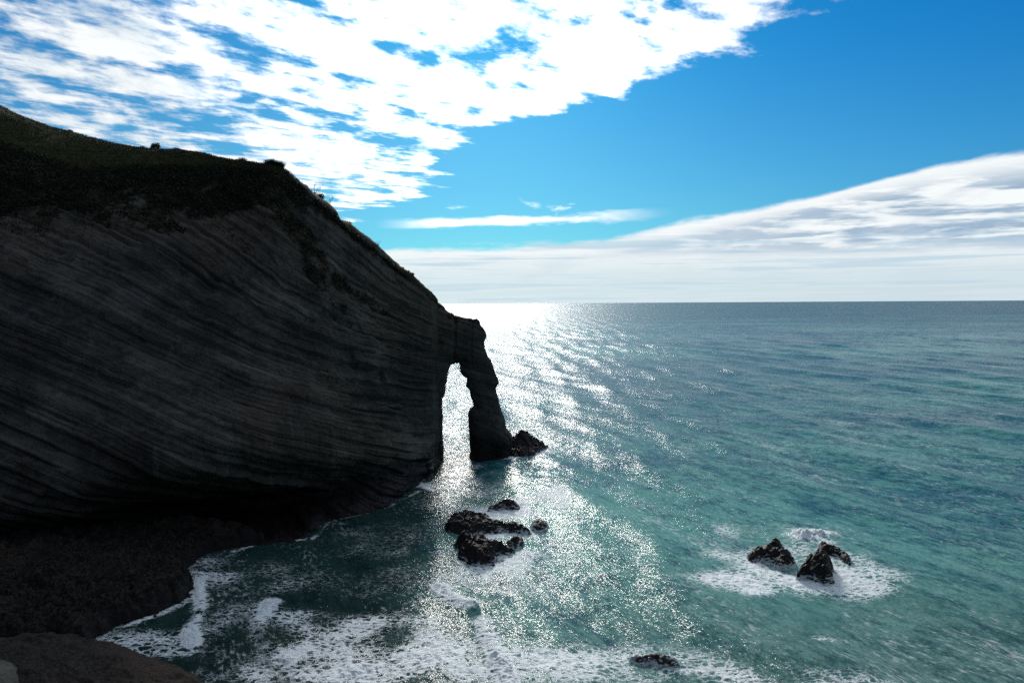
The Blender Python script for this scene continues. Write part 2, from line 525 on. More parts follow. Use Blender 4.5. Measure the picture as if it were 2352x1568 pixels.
# ---------------------------------------------------------------- the cliff and the hill above it
SKY = [(-700, 20), (-400, 95), (-200, 160), (0, 246), (50, 270), (120, 295), (165, 306), (215, 321), (260, 331), (320, 343), (360, 348), (410, 351),
       (470, 361), (500, 369), (540, 377), (600, 383), (640, 389), (665, 399), (680, 416), (705, 429), (720, 447), (740, 459), (762, 474),
       (774, 487), (782, 508), (804, 514), (820, 527), (840, 542), (860, 557), (880, 575), (900, 594), (920, 612), (944, 627), (965, 646),
       (980, 662), (1000, 679), (1012, 697), (1030, 712), (1045, 722)]
ROWS = {  # px, py, Y
 'R': ([(p, q) for p, q in SKY], [(-700, 290), (0, 264), (180, 262), (350, 256), (500, 244), (620, 229), (760, 238), (870, 246), (960, 254), (1010, 259), (1045, 264)]),
 'G': ([(-700, 250), (-300, 290), (0, 338), (90, 362), (170, 398), (250, 395), (350, 392), (450, 388), (550, 392), (620, 398), (700, 440), (800, 530), (870, 584), (960, 660), (1045, 740)],
       [(-700, 250), (0, 228), (350, 227), (500, 226), (620, 221), (760, 231), (870, 240), (960, 250), (1010, 257), (1045, 264)]),
 'U': ([(-700, 560), (0, 560), (350, 595), (600, 620), (745, 660), (850, 720), (935, 760), (1045, 800)],
       [(-700, 200), (0, 192), (350, 194), (620, 198), (745, 210), (850, 224), (935, 239), (1010, 254), (1045, 264)]),
 'M': ([(-700, 850), (0, 850), (350, 860), (600, 840), (745, 840), (850, 860), (935, 880), (1045, 900)],
       [(-700, 175), (0, 170), (350, 173), (600, 178), (745, 190), (850, 206), (935, 226), (990, 244), (1045, 264)]),
 'L': ([(-700, 1150), (0, 1130), (180, 1110), (350, 1060), (500, 1045), (610, 1040), (745, 1035), (850, 1020), (940, 1015), (1045, 1010)],
       [(-700, 160), (0, 156), (350, 158), (500, 160), (610, 165), (745, 177), (850, 192), (940, 212), (990, 234), (1045, 262)]),
 'O': ([(-700, 1260), (0, 1235), (180, 1225), (350, 1180), (500, 1165), (610, 1155), (745, 1125), (850, 1100), (945, 1072), (1045, 1040)],
       [(-700, 160), (0, 159), (180, 166), (350, 176), (500, 181), (610, 184), (745, 191), (850, 199), (945, 211), (990, 236), (1045, 262)]),
 'W': ([(-700, 1345), (0, 1320), (180, 1300), (350, 1278), (460, 1274), (520, 1262), (600, 1249), (640, 1242), (700, 1237), (720, 1222), (745, 1203), (790, 1190), (880, 1168), (935, 1136), (962, 1110), (975, 1090), (1003, 1078), (1045, 1058)], None),
}
NC, NRF = 1050, 640
pxs = np.concatenate([np.linspace(-700, -60, 110), np.linspace(-60, 1006, NC - 110)])
def row(k):
    a, b = ROWS[k]
    py = pl(pxs, a)
    if k not in ('R',):
        ker = np.hanning(41 if k != 'W' else 9); ker /= ker.sum()
        n = len(ker) // 2
        py = np.convolve(np.pad(py, n, mode='edge'), ker, 'valid')
    if b is None:
        return sea(pxs, py, 0.0)
    Y = pl(pxs, b)
    ker = np.hanning(61); ker /= ker.sum()
    Y = np.convolve(np.pad(Y, 30, mode='edge'), ker, 'valid')
    return at(pxs, py, Y)
R_, G_, U_, M_, L_, O_, W_ = [row(k) for k in 'RGUMLOW']
S_ = W_ + np.array([0, 0.5, -6.0])
K_ = R_ * np.array([1, 1, 1.0]); K_[:, 1] += 45; K_[:, 0] *= K_[:, 1] / R_[:, 1]; K_[:, 2] = R_[:, 2] * 0.93
K2 = K_.copy(); K2[:, 1] += 45; K2[:, 0] = R_[:, 0] * K2[:, 1] / R_[:, 1]; K2[:, 2] = R_[:, 2] * 0.45
B_ = K2.copy(); B_[:, 1] += 30; B_[:, 0] = R_[:, 0] * B_[:, 1] / R_[:, 1]; B_[:, 2] = -6

def spline_rows(rows, counts):
    """Catmull-Rom through rows of points"""
    out = []
    n = len(rows)
    for i in range(n - 1):
        p0 = rows[max(i - 1, 0)]; p1 = rows[i]; p2 = rows[i + 1]; p3 = rows[min(i + 2, n - 1)]
        k = counts[i]
        for j in range(k):
            t = j / k
            # limited tangents
            m1 = (p2 - p0) * 0.5; m2 = (p3 - p1) * 0.5
            L = np.linalg.norm(p2 - p1, axis=-1, keepdims=True)
            m1 = m1 * np.minimum(1, 1.3 * L / (np.linalg.norm(m1, axis=-1, keepdims=True) + 1e-9))
            m2 = m2 * np.minimum(1, 1.3 * L / (np.linalg.norm(m2, axis=-1, keepdims=True) + 1e-9))
            h00 = 2 * t**3 - 3 * t**2 + 1; h10 = t**3 - 2 * t**2 + t; h01 = -2 * t**3 + 3 * t**2; h11 = t**3 - t**2
            out.append(h00 * p1 + h10 * m1 + h01 * p2 + h11 * m2)
    out.append(rows[-1])
    return np.array(out)

cnt = [6, 10, 20, 60, 125, 150, 135, 70, 55, 14]
full = spline_rows([B_, K2, K_, R_, G_, U_, M_, L_, O_, W_, S_], cnt)
iR = sum(cnt[:3]); iG = sum(cnt[:4])
NRT = full.shape[0]
nrm = normals(full)
test = nrm[NRT // 2, NC // 2]
if test[1] > 0:
    nrm = -nrm
T = bed(full)
rowi = np.arange(NRT)[:, None] * np.ones((1, NC))
facem = smooth(rowi, iG - 10, iG + 30)
# how thick the scrub is
low = fbm(full * 0.035, 4, 31)
vz = smooth(T + low * 20 - 1.5 * np.clip(full[..., 0] + 72, 0, None) + 5 * vnoise(np.stack([full[..., 0] * 0.05, full[..., 1] * 0.05, T * 0.4], -1), 45), 34, 68)
vegp = 0.62 * smooth(vnoise(np.stack([full[..., 0] * 0.045, full[..., 1] * 0.03, T * 0.09], -1), 44) + low * 0.6, -0.05, 0.45) * smooth(full[..., 2], 30, 62)
edge_k = np.exp(-np.abs(rowi - iG) / 22.0) * smooth(full[..., 2], 52, 62)
veg = np.clip(np.maximum(vz * (0.62 + 0.6 * low), vegp * 0.8) + 0.8 * edge_k, 0, 1) * smooth(rowi, iG - 14, iG + 2)
leftveg = smooth(full[..., 0], -98, -118) * smooth(full[..., 2], 62, 78)
patch_ = smooth(fbm(full * 0.11, 4, 36), -0.55, -0.05)
veg = veg * (0.45 + 0.55 * patch_)
veg = np.clip(np.maximum(veg, leftveg * (0.75 + 0.5 * low) * smooth(rowi, iG - 14, iG + 2)), 0, 1)
disp = strata(full, T) * (1 - 0.6 * veg) * 1.25 + 1.7 * fbm(full * 0.04, 4, 12) + 0.55 * fbm(full * 0.35, 4, 13) + 0.9 * ridged(full * 0.11, 3, 14) * 0.6
disp += veg * (0.9 * fbm(full * 0.5, 4, 77) + 0.5)
gully = ridged(np.stack([full[..., 0] * 0.06, full[..., 1] * 0.02, full[..., 2] * 0.012], -1), 2, 19)
disp -= 0.9 * smooth(gully, 0.55, 0.95) * smooth(full[..., 2], 25, 50)
hillm = (1 - facem)
dgrass = 0.35 * fbm(full * 0.12, 4, 21) + 0.10 * fbm(full * 0.9, 3, 22)
nearR = 1 - np.exp(-((rowi - iR) / 12.0) ** 2)
D = disp * facem * (0.35 + 0.65 * smooth(rowi, iG, iG + 60)) + dgrass * hillm
end = smooth(pxs, 975, 1006)[None, :]
D = D * (1 - end)
z0 = full[..., 2]
pos = full + nrm * D[..., None]
# ragged skyline on the rocky part of the ridge
rag = (0.95 * fbm(full[iR] * 0.30, 4, 51) + 0.45 * fbm(full[iR] * 1.2, 3, 52)) * smooth(pxs, 620, 680)
pos[..., 2] += rag[None, :] * np.exp(-((rowi - iR) / 10.0) ** 2)
pos[..., 1] += end * 6 * smooth(rowi, iR, NRT)   # the end of the face turns into the arch wall

cliff = bpy.data.objects.new('sea_cliff', None)
C.objects.link(cliff)
cliff.location = (-60, 190, 0)
cliff['label'] = 'huge dark sea cliff of slanting grey rock layers ending in a natural arch'
cliff['category'] = 'cliff'
off = np.array([60, -190, 0.0])
sub = slice(iG, NRT)
mesh_obj('rock_face', pos[sub].reshape(-1, 3) + off, grid_faces(NRT - iG, NC, True), M_cliff, cliff,
         {'bed': T[sub], 'veg': veg[sub]})
cS = int(np.argmin(np.abs(pxs - 648)))
vr = np.clip(0.62 + 0.9 * low, 0, 1)
mesh_obj('ridge_rock', pos[:iG + 1, cS:].reshape(-1, 3) + off, grid_faces(iG + 1, NC - cS, True), M_cliff, cliff, {'bed': T[:iG + 1, cS:], 'veg': vr[:iG + 1, cS:]})
hill = mesh_obj('hillside', pos[:iG + 1, :cS + 1].reshape(-1, 3), grid_faces(iG + 1, cS + 1, True), M_grass)
hill['kind'] = 'structure'

# ---------------------------------------------------------------- natural arch: implicit volume polygonised
def cr(pts):      # pixels of a close view to the 2352-wide frame
    return [((1500 + a / 1.96) * 0.57422, (1100 + b / 1.96) * 0.57422) for a, b in pts]
outer = cr([(-420, -40), (60, -20), (300, 60), (420, 150), (480, 200), (510, 222), (535, 240), (550, 268), (580, 287), (615, 293), (640, 311), (690, 325), (735, 331), (790, 336), (800, 330),
            (806, 340), (822, 355), (830, 385), (850, 410), (868, 440), (875, 475), (872, 500), (858, 515), (862, 570), (880, 625), (905, 665), (928, 710), (945, 770), (960, 810),
            (972, 838), (955, 880), (950, 900), (958, 940), (975, 990), (985, 1040), (1005, 1090), (1020, 1140), (1031, 1200), (1055, 1230), (1080, 1265),
            (1085, 1310), (1078, 1350), (1075, 1400), (1075, 1470), (1075, 1560), (750, 1560), (738, 1437), (748, 1380), (738, 1290), (735, 1200), (727, 1120), (732, 1075), (745, 1050), (773, 1020),
            (760, 980), (745, 945), (740, 900), (728, 882), (711, 865), (716, 840), (722, 815), (712, 805), (690, 795), (668, 755), (658, 700), (650, 696), (640, 704), (600, 705), (588, 712), (575, 750), (570, 800), (555, 860), (548, 930),
            (543, 950), (528, 965), (524, 1000), (530, 1100), (533, 1200), (531, 1300), (538, 1380), (537, 1440), (530, 1600), (-100, 1600), (-420, 1200)])
YA = 258.0
o3 = at([p[0] for p in outer], [p[1] for p in outer], YA)
poly = o3[:, [0, 2]]
h = 0.3
gx = np.arange(-42, 3.5, h); gz = np.arange(-9, 52.5, h); gy = np.arange(YA - 11, YA + 13, h * 1.25)
XX, ZZ = np.meshgrid(gx, gz, indexing='ij')
d2 = poly_sd(XX, ZZ, poly)
n2_ = fbm(np.stack([XX * 0.5, ZZ * 0.5, XX * 0], -1), 3, 61)
d2 = d2 + n2_ * 0.22
Rr = 4.2
q = np.clip(1 - d2 / Rr, 0, None)
Tt = 5.2 + 1.6 * fbm(np.stack([XX * 0.12, ZZ * 0.12, XX * 0], -1), 3, 62) + 2.5 * smooth(ZZ, 14, 0) + 2.0 * smooth(XX, -22, -32)
yc = YA + 1.3 * fbm(np.stack([XX * 0.1, ZZ * 0.1, XX * 0 + 9], -1), 2, 63) + 0.08 * (ZZ - 25) * 0 + 2.0 * smooth(ZZ, 20, 50)
FF = Rr * (1 - np.sqrt(q[:, None, :] ** 2 + ((gy[None, :, None] - yc[:, None, :]) / Tt[:, None, :]) ** 2))
FF = FF.astype(np.float32)

def surface_nets(Fv, ox, oy, oz, sx, sy, sz):
    s = Fv > 0
    nx, ny, nz = Fv.shape
    acc = np.zeros((nx - 1, ny - 1, nz - 1, 3), np.float32); num = np.zeros((nx - 1, ny - 1, nz - 1), np.float32)
    corner = [(a, b, c) for a in (0, 1) for b in (0, 1) for c in (0, 1)]
    def sl_(c): return tuple(slice(k, n - 1 + k) for k, n in zip(c, Fv.shape))
    for c in corner:
        for ax in range(3):
            if c[ax] == 0:
                e = list(c); e[ax] = 1; e = tuple(e)
                A, Bv = Fv[sl_(c)], Fv[sl_(e)]
                m = (A > 0) != (Bv > 0)
                with np.errstate(divide='ignore', invalid='ignore'):
                    t = np.where(m, A / (A - Bv), 0)
                p = np.zeros(A.shape + (3,), np.float32)
                for k in range(3):
                    p[..., k] = c[k]
                p[..., ax] = t
                acc += p * m[..., None]; num += m
    act = num > 0
    idx = -np.ones(act.shape, np.int64); idx[act] = np.arange(act.sum())
    ii = np.argwhere(act)
    v = ii + acc[act] / num[act][:, None]
    v = v * np.array([sx, sy, sz]) + np.array([ox, oy, oz])
    faces = []
    for ax in range(3):
        b, c = [(1, 2), (2, 0), (0, 1)][ax]
        lo = [slice(None)] * 3; hi = [slice(None)] * 3
        lo[ax] = slice(0, -1); hi[ax] = slice(1, None)
        A, Bv = s[tuple(lo)], s[tuple(hi)]
        e = np.argwhere(A != Bv)
        ok = (e[:, b] > 0) & (e[:, c] > 0) & (e[:, b] < s.shape[b] - 1) & (e[:, c] < s.shape[c] - 1)
        e = e[ok]
        ins = A[tuple(e.T)]
        def cell(db, dc):
            f = e.copy(); f[:, b] -= db; f[:, c] -= dc
            return idx[tuple(f.T)]
        qd = np.stack([cell(1, 1), cell(0, 1), cell(0, 0), cell(1, 0)], -1)
        qd[~ins] = qd[~ins][:, ::-1]
        faces.append(qd)
    faces = np.concatenate(faces)
    faces = faces[(faces >= 0).all(1)]
    return v, faces

av, af = surface_nets(FF, gx[0], gy[0], gz[0], h, h * 1.25, h)
def vert_normals(v, f):
    n = np.cross(v[f[:, 2]] - v[f[:, 0]], v[f[:, 3]] - v[f[:, 1]])
    o = np.zeros_like(v)
    for k in range(4):
        for c in range(3):
            o[:, c] += np.bincount(f[:, k], n[:, c], len(v))
    return o / (np.linalg.norm(o, axis=-1, keepdims=True) + 1e-9)
an = vert_normals(av, af)
ta = bed(av)
adisp = strata(av, ta) * 0.62 + 0.5 * fbm(av * 0.25, 4, 12) + 0.22 * fbm(av * 0.9, 3, 13) - 0.15
crk = at(1046, 780, YA)[0]
crk_x = crk + 0.35 * vnoise(np.stack([av[:, 2] * 0.25, av[:, 2] * 0, av[:, 2] * 0], -1), 3)
adisp -= 0.85 * np.exp(-((av[:, 0] - crk_x) / 0.45) ** 2) * smooth(av[:, 2], 28, 32)
adisp -= 0.5 * np.exp(-((av[:, 0] - crk_x - 5.6) / 0.3) ** 2) * smooth(av[:, 2], 28, 32)
adisp *= np.where(np.abs(an[:, 1]) < 0.35, 0.45, 1.0)
av2 = av + an * adisp[:, None]
averg = smooth(an[:, 2], 0.5, 0.9) * smooth(av[:, 2], 38, 44)
mesh_obj('natural_arch', av2 + off, af, M_cliff, cliff, {'bed': ta, 'veg': averg * 0.8})

# ---------------------------------------------------------------- the headland the photographer stands on
hx = np.linspace(-420, 260, 200); hy = np.linspace(-420, 125, 170)
HX, HY = np.meshgrid(hx, hy)
edge = 1.5 + 3 * fbm(np.stack([HX * 0.02, HY * 0, HX * 0], -1), 3, 70) + 118 * smooth(HX, -95, -190) - 55 * smooth(HX, 20, 150)
back_ = edge - HY
zz = 47.8 * smooth(back_, -11 - 6 * smooth(HX, -90, -190), 1.0) + np.clip(back_, 0, 400) * 0.34 - 7 + 7 * smooth(back_, -9, -2)  # unseen rise behind the camera, shaped to block sky and darken the cliff
zz += 2.2 * fbm(np.stack([HX * 0.05, HY * 0.05, HX * 0], -1), 4, 71) * smooth(back_, 4, 30) + 1.0 * fbm(np.stack([HX * 0.2, HY * 0.2, HX * 0], -1), 3, 72) * smooth(back_, -11, -3)
rr = np.hypot(HX, HY + 2)
zz = np.where(rr < 9, np.minimum(zz, 48.1), zz)
hp = np.stack([HX, HY, zz], -1)
near_hill = mesh_obj('headland_ground', hp.reshape(-1, 3), grid_faces(len(hy), len(hx)), M_grass)
near_hill['kind'] = 'structure'

# ---------------------------------------------------------------- rocks standing in the water
HK = {191: 1.0, 161: 1.25, 151: 1.15, 171: 0.9}
def rock_obj(name, label, outline, H, mat, seed, group=None, edge_w=2.2, rough=1.0, peaks=(), res=0.16, raw=False, parts_power=0.6, tilt=(0, 0), cat='rock'):
    """outline: waterline in frame pixels (or metres when raw); height grows inwards; peaks (px, py, r, h)"""
    if not raw:
        H = H * HK.get(seed, 0.8)
        yb = max(q[1] for q in outline)
        outline = [(q[0], yb - (yb - q[1]) * 0.78) for q in outline]
    pts = np.array(outline, float) if raw else sea([p[0] for p in outline], [p[1] for p in outline])[:, :2]
    c = pts.mean(0)
    x0, y0 = pts.min(0) - 1.5; x1, y1 = pts.max(0) + 1.5
    nx = min(420, int((x1 - x0) / res)); ny = min(520, int((y1 - y0) / res))
    X, Y = np.meshgrid(np.linspace(x0, x1, nx), np.linspace(y0, y1, ny))
    p = np.stack([X, Y, X * 0], -1)
    sd = poly_sd(X, Y, pts) + 0.9 * rough * fbm(p * 0.45, 4, seed) + 0.25 * rough * fbm(p * 1.9, 3, seed + 1)
    base = np.clip(sd, 0, None)
    ew = edge_w * (0.5 if mat is M_islet else 1.0)
    Z = H * (1 - np.exp(-base / ew)) ** parts_power
    for (qx, qy, r, hh) in peaks:
        s = np.array([qx, qy]) if raw else sea(qx, qy)[:2]
        dd = np.hypot((X - s[0]), (Y - s[1]) * 0.8)
        Z = Z + hh * ({161: 0.25, 151: 0.4, 171: 0.4}.get(seed, 0.5) if (not raw and seed != 191) else 1.0) * np.exp(-(dd / (r * 1.15)) ** 4) * smooth(sd, 0, 1.6)
    bl = vnoise(p * 0.6, seed + 4)
    Z = Z + (0.9 * ridged(p * 0.28, 4, seed + 2) * 0.55 + 0.45 * fbm(p * 0.8, 4, seed + 3) + 0.35 * np.sign(bl) * np.minimum(np.abs(bl) * 4, 1) * 0.5) * rough * smooth(sd, 0, 1.5) * min(1.0, H / 2.0 + 0.35)
    fq = 1.0 if mat is M_islet else 0.3
    sw = (X * 0.55 + Y * 0.42) * 0.75 * fq + 1.3 * fbm(p * 0.35, 3, seed + 6)
    saw = sw - np.floor(sw)
    sw2 = (X * 0.5 - Y * 0.7) * 0.5 * fq + 1.5 * fbm(p * 0.5, 3, seed + 7)
    saw2 = sw2 - np.floor(sw2)
    if mat is M_islet or mat is M_ledge:
        Z = Z + (0.55 * (smooth(saw, 0, 0.85) * smooth(1 - saw, 0, 0.12) - 0.5) + 0.4 * (smooth(saw2, 0, 0.8) * smooth(1 - saw2, 0, 0.15) - 0.5)) * rough * smooth(sd, 0, 1.0) * min(1.0, H / 2.0 + 0.25)
    Z = Z + (tilt[0] * (X - c[0]) + tilt[1] * (Y - c[1])) * smooth(sd, 0, 3)
    Z = np.where(sd > 0, Z, np.maximum(sd * 1.6, -3.0))
    p = np.stack([X - c[0], Y - c[1], Z], -1)
    # cut away the far-under-water apron
    keep = sd > -1.6
    f = grid_faces(ny, nx)
    f = f[keep.reshape(-1)[f].all(1)]
    used = np.unique(f); remap = -np.ones(ny * nx, np.int64); remap[used] = np.arange(len(used))
    o = mesh_obj(name, p.reshape(-1, 3)[used], remap[f], mat)
    o.location = (c[0], c[1], 0)
    o['label'] = label; o['category'] = cat
    if group: o['group'] = group
    return o

def z1(x0, y0, s, pts):
    return [((x0 + a * s) * 0.57422, (y0 + b * s) * 0.57422) for a, b in pts]
k1 = 600 / 2352
mid = lambda pts: z1(1700, 1950, k1, pts)
k2 = 700 / 2352
rgt = lambda pts: z1(2850, 2050, k2, pts)
GM = 'black rocks awash off the cliff foot'
rock_obj('sea_rock', 'small rounded rock awash at the back of the foam below the arch', mid([(1000, 335), (1080, 290), (1160, 265), (1290, 245), (1400, 250), (1480, 285), (1470, 320), (1380, 325), (1250, 300), (1150, 330)]), 1.3, M_islet, 101, GM, 1.2, 0.7,
         peaks=[mid([(1300, 270)])[0] + (2.0, 1.2)])
rock_obj('sea_rock', 'long low black ledge of rock tapering to the right through white foam', mid([(290, 680), (300, 600), (370, 520), (560, 470), (740, 420), (850, 360), (960, 320), (1000, 325), (860, 390), (730, 430), (850, 470), (1100, 520), (1300, 560), (1500, 570), (1640, 665), (1560, 680), (1400, 640), (1250, 650), (1180, 680), (950, 690), (760, 720), (640, 760), (500, 720), (380, 715)]), 2.0, M_islet, 111, GM, 2.6, 0.8,
         peaks=[mid([(480, 600)])[0] + (5.0, 1.6), mid([(700, 600)])[0] + (4.0, 0.8)])
rock_obj('sea_rock', 'big jagged black rock nearest the camera in the foam below the arch', mid([(430, 860), (520, 800), (640, 770), (800, 790), (960, 810), (1040, 870), (1150, 900), (1300, 910), (1430, 950), (1330, 990), (1180, 1000), (1130, 1030), (1110, 1090), (1050, 1150), (1100, 1195), (960, 1220), (830, 1230), (700, 1180), (640, 1120), (520, 1050), (560, 940), (480, 890)]), 2.3, M_islet, 121, GM, 2.0, 1.1,
         peaks=[mid([(640, 900)])[0] + (3.0, 1.8), mid([(800, 1080)])[0] + (3.5, 1.4), mid([(960, 960)])[0] + (2.5, 0.8)])
rock_obj('sea_rock', 'small black rock right of the big jagged one, split by a foam channel', mid([(1290, 860), (1290, 820), (1400, 780), (1500, 770), (1540, 830), (1520, 920), (1450, 950), (1420, 900), (1330, 890)]), 1.4, M_islet, 131, GM, 1.2, 0.8,
         peaks=[mid([(1460, 850)])[0] + (1.5, 0.8)])
rock_obj('sea_rock', 'washed over round rock veiled in white water at the right of its group', mid([(1640, 560), (1700, 510), (1820, 500), (1910, 540), (1920, 600), (1880, 640), (1760, 650), (1690, 610)]), 1.0, M_islet, 141, GM, 1.5, 0.7,
         peaks=[mid([(1820, 590)])[0] + (1.8, 0.7)])
GR = 'black rocks ringed with foam in open water'
rock_obj('sea_rock', 'lumpy black rock at the left of the foam ring, shaggy with weed', rgt([(490, 610), (490, 540), (560, 480), (640, 450), (730, 440), (740, 400), (860, 390), (960, 430), (960, 480), (900, 520), (960, 560), (1060, 550), (1090, 610), (1060, 680), (950, 700), (850, 690), (830, 620), (760, 580), (640, 600), (560, 640)]), 1.1, M_islet, 151, GR, 1.2, 0.9,
         peaks=[rgt([(850, 440)])[0] + (2.2, 2.3), rgt([(620, 540)])[0] + (2.5, 0.4), rgt([(980, 620)])[0] + (1.8, 0.7)])
rock_obj('sea_rock', 'largest black rock in front of the foam ring, dome shaped and leaning right', rgt([(1150, 860), (1180, 760), (1240, 680), (1330, 610), (1450, 560), (1540, 570), (1580, 640), (1630, 720), (1560, 770), (1610, 820), (1630, 900), (1500, 915), (1380, 880), (1290, 840), (1220, 850)]), 1.9, M_islet, 161, GR, 1.7, 0.9,
         peaks=[rgt([(1380, 740)])[0] + (3.4, 1.4), rgt([(1500, 830)])[0] + (2.2, 0.8)])
rock_obj('sea_rock', 'bent black rock behind the largest one, glistening slab curving down right', rgt([(1410, 470), (1430, 430), (1520, 420), (1600, 460), (1700, 480), (1760, 530), (1840, 620), (1880, 740), (1830, 700), (1740, 620), (1680, 570), (1560, 540), (1450, 500)]), 1.8, M_islet, 171, GR, 1.2, 0.7,
         peaks=[rgt([(1480, 450)])[0] + (2.0, 1.1), rgt([(1640, 510)])[0] + (2.4, 0.7)])
k3 = 1000 / 2352
bot = lambda pts: z1(2200, 2450, k3, pts)
rock_obj('sea_rock', 'lone flat black rock just awash near the bottom edge', bot([(760, 405), (860, 395), (960, 385), (1060, 395), (1150, 400), (1200, 430), (1200, 465), (1120, 482), (1040, 475), (1000, 445), (930, 430), (850, 440)]), 0.6, M_islet, 181, None, 1.0, 0.7,
         peaks=[bot([(1100, 440)])[0] + (2.0, 0.6)])
foot = cr([(1000, 1420), (1010, 1375), (1085, 1360), (1120, 1345), (1200, 1335), (1290, 1330), (1355, 1322), (1335, 1345), (1280, 1385), (1230, 1415), (1170, 1430), (1100, 1432)])
rock_obj('sea_rock', 'black wedge of rock at the foot of the arch pointing out to sea', foot, 2.0, M_islet, 191, None, 2.0, 0.9,
         peaks=[cr([(1100, 1375)])[0] + (3.8, 2.6), cr([(1165, 1368)])[0] + (3.4, 2.0), cr([(1225, 1358)])[0] + (3.2, 0.9), cr([(1280, 1350)])[0] + (2.5, 0.4)])

# shelf of rock at the cliff's foot, left
led = sea([612, 560, 520, 470, 442, 415, 440, 443, 428, 372, 300, 250, 214, 196, 100, -250, -700], [1249, 1256, 1262, 1277, 1300, 1312, 1326, 1352, 1375, 1402, 1426, 1444, 1470, 1497, 1500, 1500, 1500])[:, :2]
led = np.vstack([led, [[-175, 165], [-70, 176]]])
rock_obj('rock_shelf', 'dark low shelf of rock sloping into the sea under the cliff', led, 3.4, M_ledge, 201, None, 1.3, 1.5, raw=True, res=0.3,
         peaks=[(-130, 125, 24, 2.0), (-88, 122, 9, 1.5), (-80, 136, 5, 1.2), (-97, 133, 7, 1.0)], cat='rock shelf')
fg = [(-96, 110), (-84, 109.5), (-70, 109.5), (-60, 110.0), (-52, 108.5), (-46, 106.5), (-41, 103), (-38.5, 98), (-38, 88), (-50, 70), (-110, 70), (-115, 100)]
rock_obj('foreshore_rock', 'rounded brown rock slab filling the bottom left corner', fg, 2.6, M_brown, 211, None, 3.0, 0.8, raw=True, res=0.16,
         peaks=[(-58, 98, 9, 2.0), (-72, 94, 14, 3.0)], cat='rock slab')
pb = at([-90, -60, 0, 30, 52, 62, 60, 20, -60], [1500, 1490, 1484, 1500, 1525, 1560, 1620, 1650, 1650], [100] * 9)
rock_obj('boulder', 'pale bulging boulder cut off by the lower left frame edge', [(-67.5, 95), (-62.0, 96), (-58.4, 94.5), (-56.6, 91), (-56.6, 85), (-62, 81), (-70, 85)], 9.6, M_pale, 221, None, 2.2, 0.6, raw=True, res=0.12, parts_power=0.5)

# ---------------------------------------------------------------- sea
nA = 1150
ang = np.radians(np.concatenate([np.linspace(-180, -42, 26)[:-1], np.linspace(-42, 42, nA), np.linspace(42, 180, 26)[1:]]))
r1 = np.geomspace(4, 94, 14)[:-1]
r2 = 1 / np.linspace(1 / 94.0, 1 / 2600.0, 760)
r3 = np.geomspace(2600, 90000, 60)[1:]
rad = np.concatenate([r1, r2, r3])
A, Rd = np.meshgrid(ang, rad)
WX = Rd * np.sin(A); WY = Rd * np.cos(A)
drr = np.gradient(rad)[:, None] * np.ones_like(WX)
WZ = np.zeros_like(WX); slope_lost = np.zeros_like(WX)
DX = np.zeros_like(WX); DY = np.zeros_like(WX)
rg = np.random.default_rng(3)
for i in range(64):
    lam = 2.6 * (58 / 2.6) ** (rg.random())
    base = math.radians(205) if lam < 14 else math.radians(188)     # travelling towards -X, a little towards the camera
    th = base + rg.normal(0, 0.55 if lam < 14 else 0.22)
    k = 2 * math.pi / lam
    amp = 0.0062 * lam ** 0.86 * (0.42 if lam < 14 else 0.85)
    kx, ky = k * math.cos(th), k * math.sin(th)
    fade = smooth(lam / (drr * abs(math.sin(th)) + 0.0012 * Rd), 2.2, 5.0)
    ph = kx * WX + ky * WY + rg.random() * 6.283
    c_, s_ = np.cos(ph), np.sin(ph)
    patch = 1.0
    WZ += amp * fade * c_
    DX -= amp * fade * s_ * math.cos(th) * 0.8
    DY -= amp * fade * s_ * math.sin(th) * 0.8
    slope_lost += (1 - fade ** 2) * (amp * k) ** 2 / 2
shel = 1 - 0.45 * smooth(WX, 0, -30) * smooth(WY, 260, 200)
WZ *= shel; 

V2 = lambda pts: [tuple(q) for q in sea([p[0] for p in pts], [p[1] for p in pts])[:, :2]]
near = (WY > 80) & (WY < 420) & (np.abs(WX) < 220)
X, Y = WX[near], WY[near]
foam = np.zeros_like(X); lift = np.zeros_like(X); puff = np.zeros_like(X)
def stroke(pts, wd, s, sharp=1.0):
    global foam
    d_, _, _ = line_d(X, Y, V2(pts))
    foam = np.maximum(foam, s * np.exp(-(d_ / wd) ** (2 * sharp)))
def ell(px, py, rx, ry, s, p=2.0, ang_=0.0):
    """ellipse centred at a pixel, radii in metres"""
    global foam
    c = sea(px, py)
    ca, sa = math.cos(ang_), math.sin(ang_)
    u = (X - c[0]) * ca + (Y - c[1]) * sa; v = -(X - c[0]) * sa + (Y - c[1]) * ca
    d_ = np.sqrt((u / rx) ** 2 + (v / ry) ** 2)
    foam = np.maximum(foam, s * np.exp(-d_ ** p))
# round the right-hand rocks
ell(1830, 1275, 14, 11, 0.72, 3); ell(1820, 1330, 17, 9, 1.0, 3); ell(1850, 1240, 6, 8, 0.9); ell(1760, 1300, 15, 12, 0.62, 3); ell(1945, 1300, 9, 11, 0.66, 3)
ell(1840, 1345, 12, 4, 1.0); ell(1715, 1310, 8, 5, 0.5); ell(1700, 1225, 9, 12, 0.42)
# round the middle rocks
ell(1165, 1165, 9, 11, 0.95, 3); ell(1130, 1172, 9, 6, 1.0); ell(1290, 1125, 6, 12, 0.6); ell(1150, 1225, 8, 3.2, 0.95); ell(1200, 1215, 7, 6, 0.72); ell(1120, 1300, 9, 7, 0.95, 3)
ell(1150, 1275, 9, 7, 0.85); ell(1130, 1325, 10, 4, 0.85); ell(1250, 1150, 10, 10, 0.80, 3); ell(1180, 1345, 8, 4, 0.6); ell(1000, 1210, 3.5, 7, 0.5); ell(1030, 1275, 4, 5, 0.6)
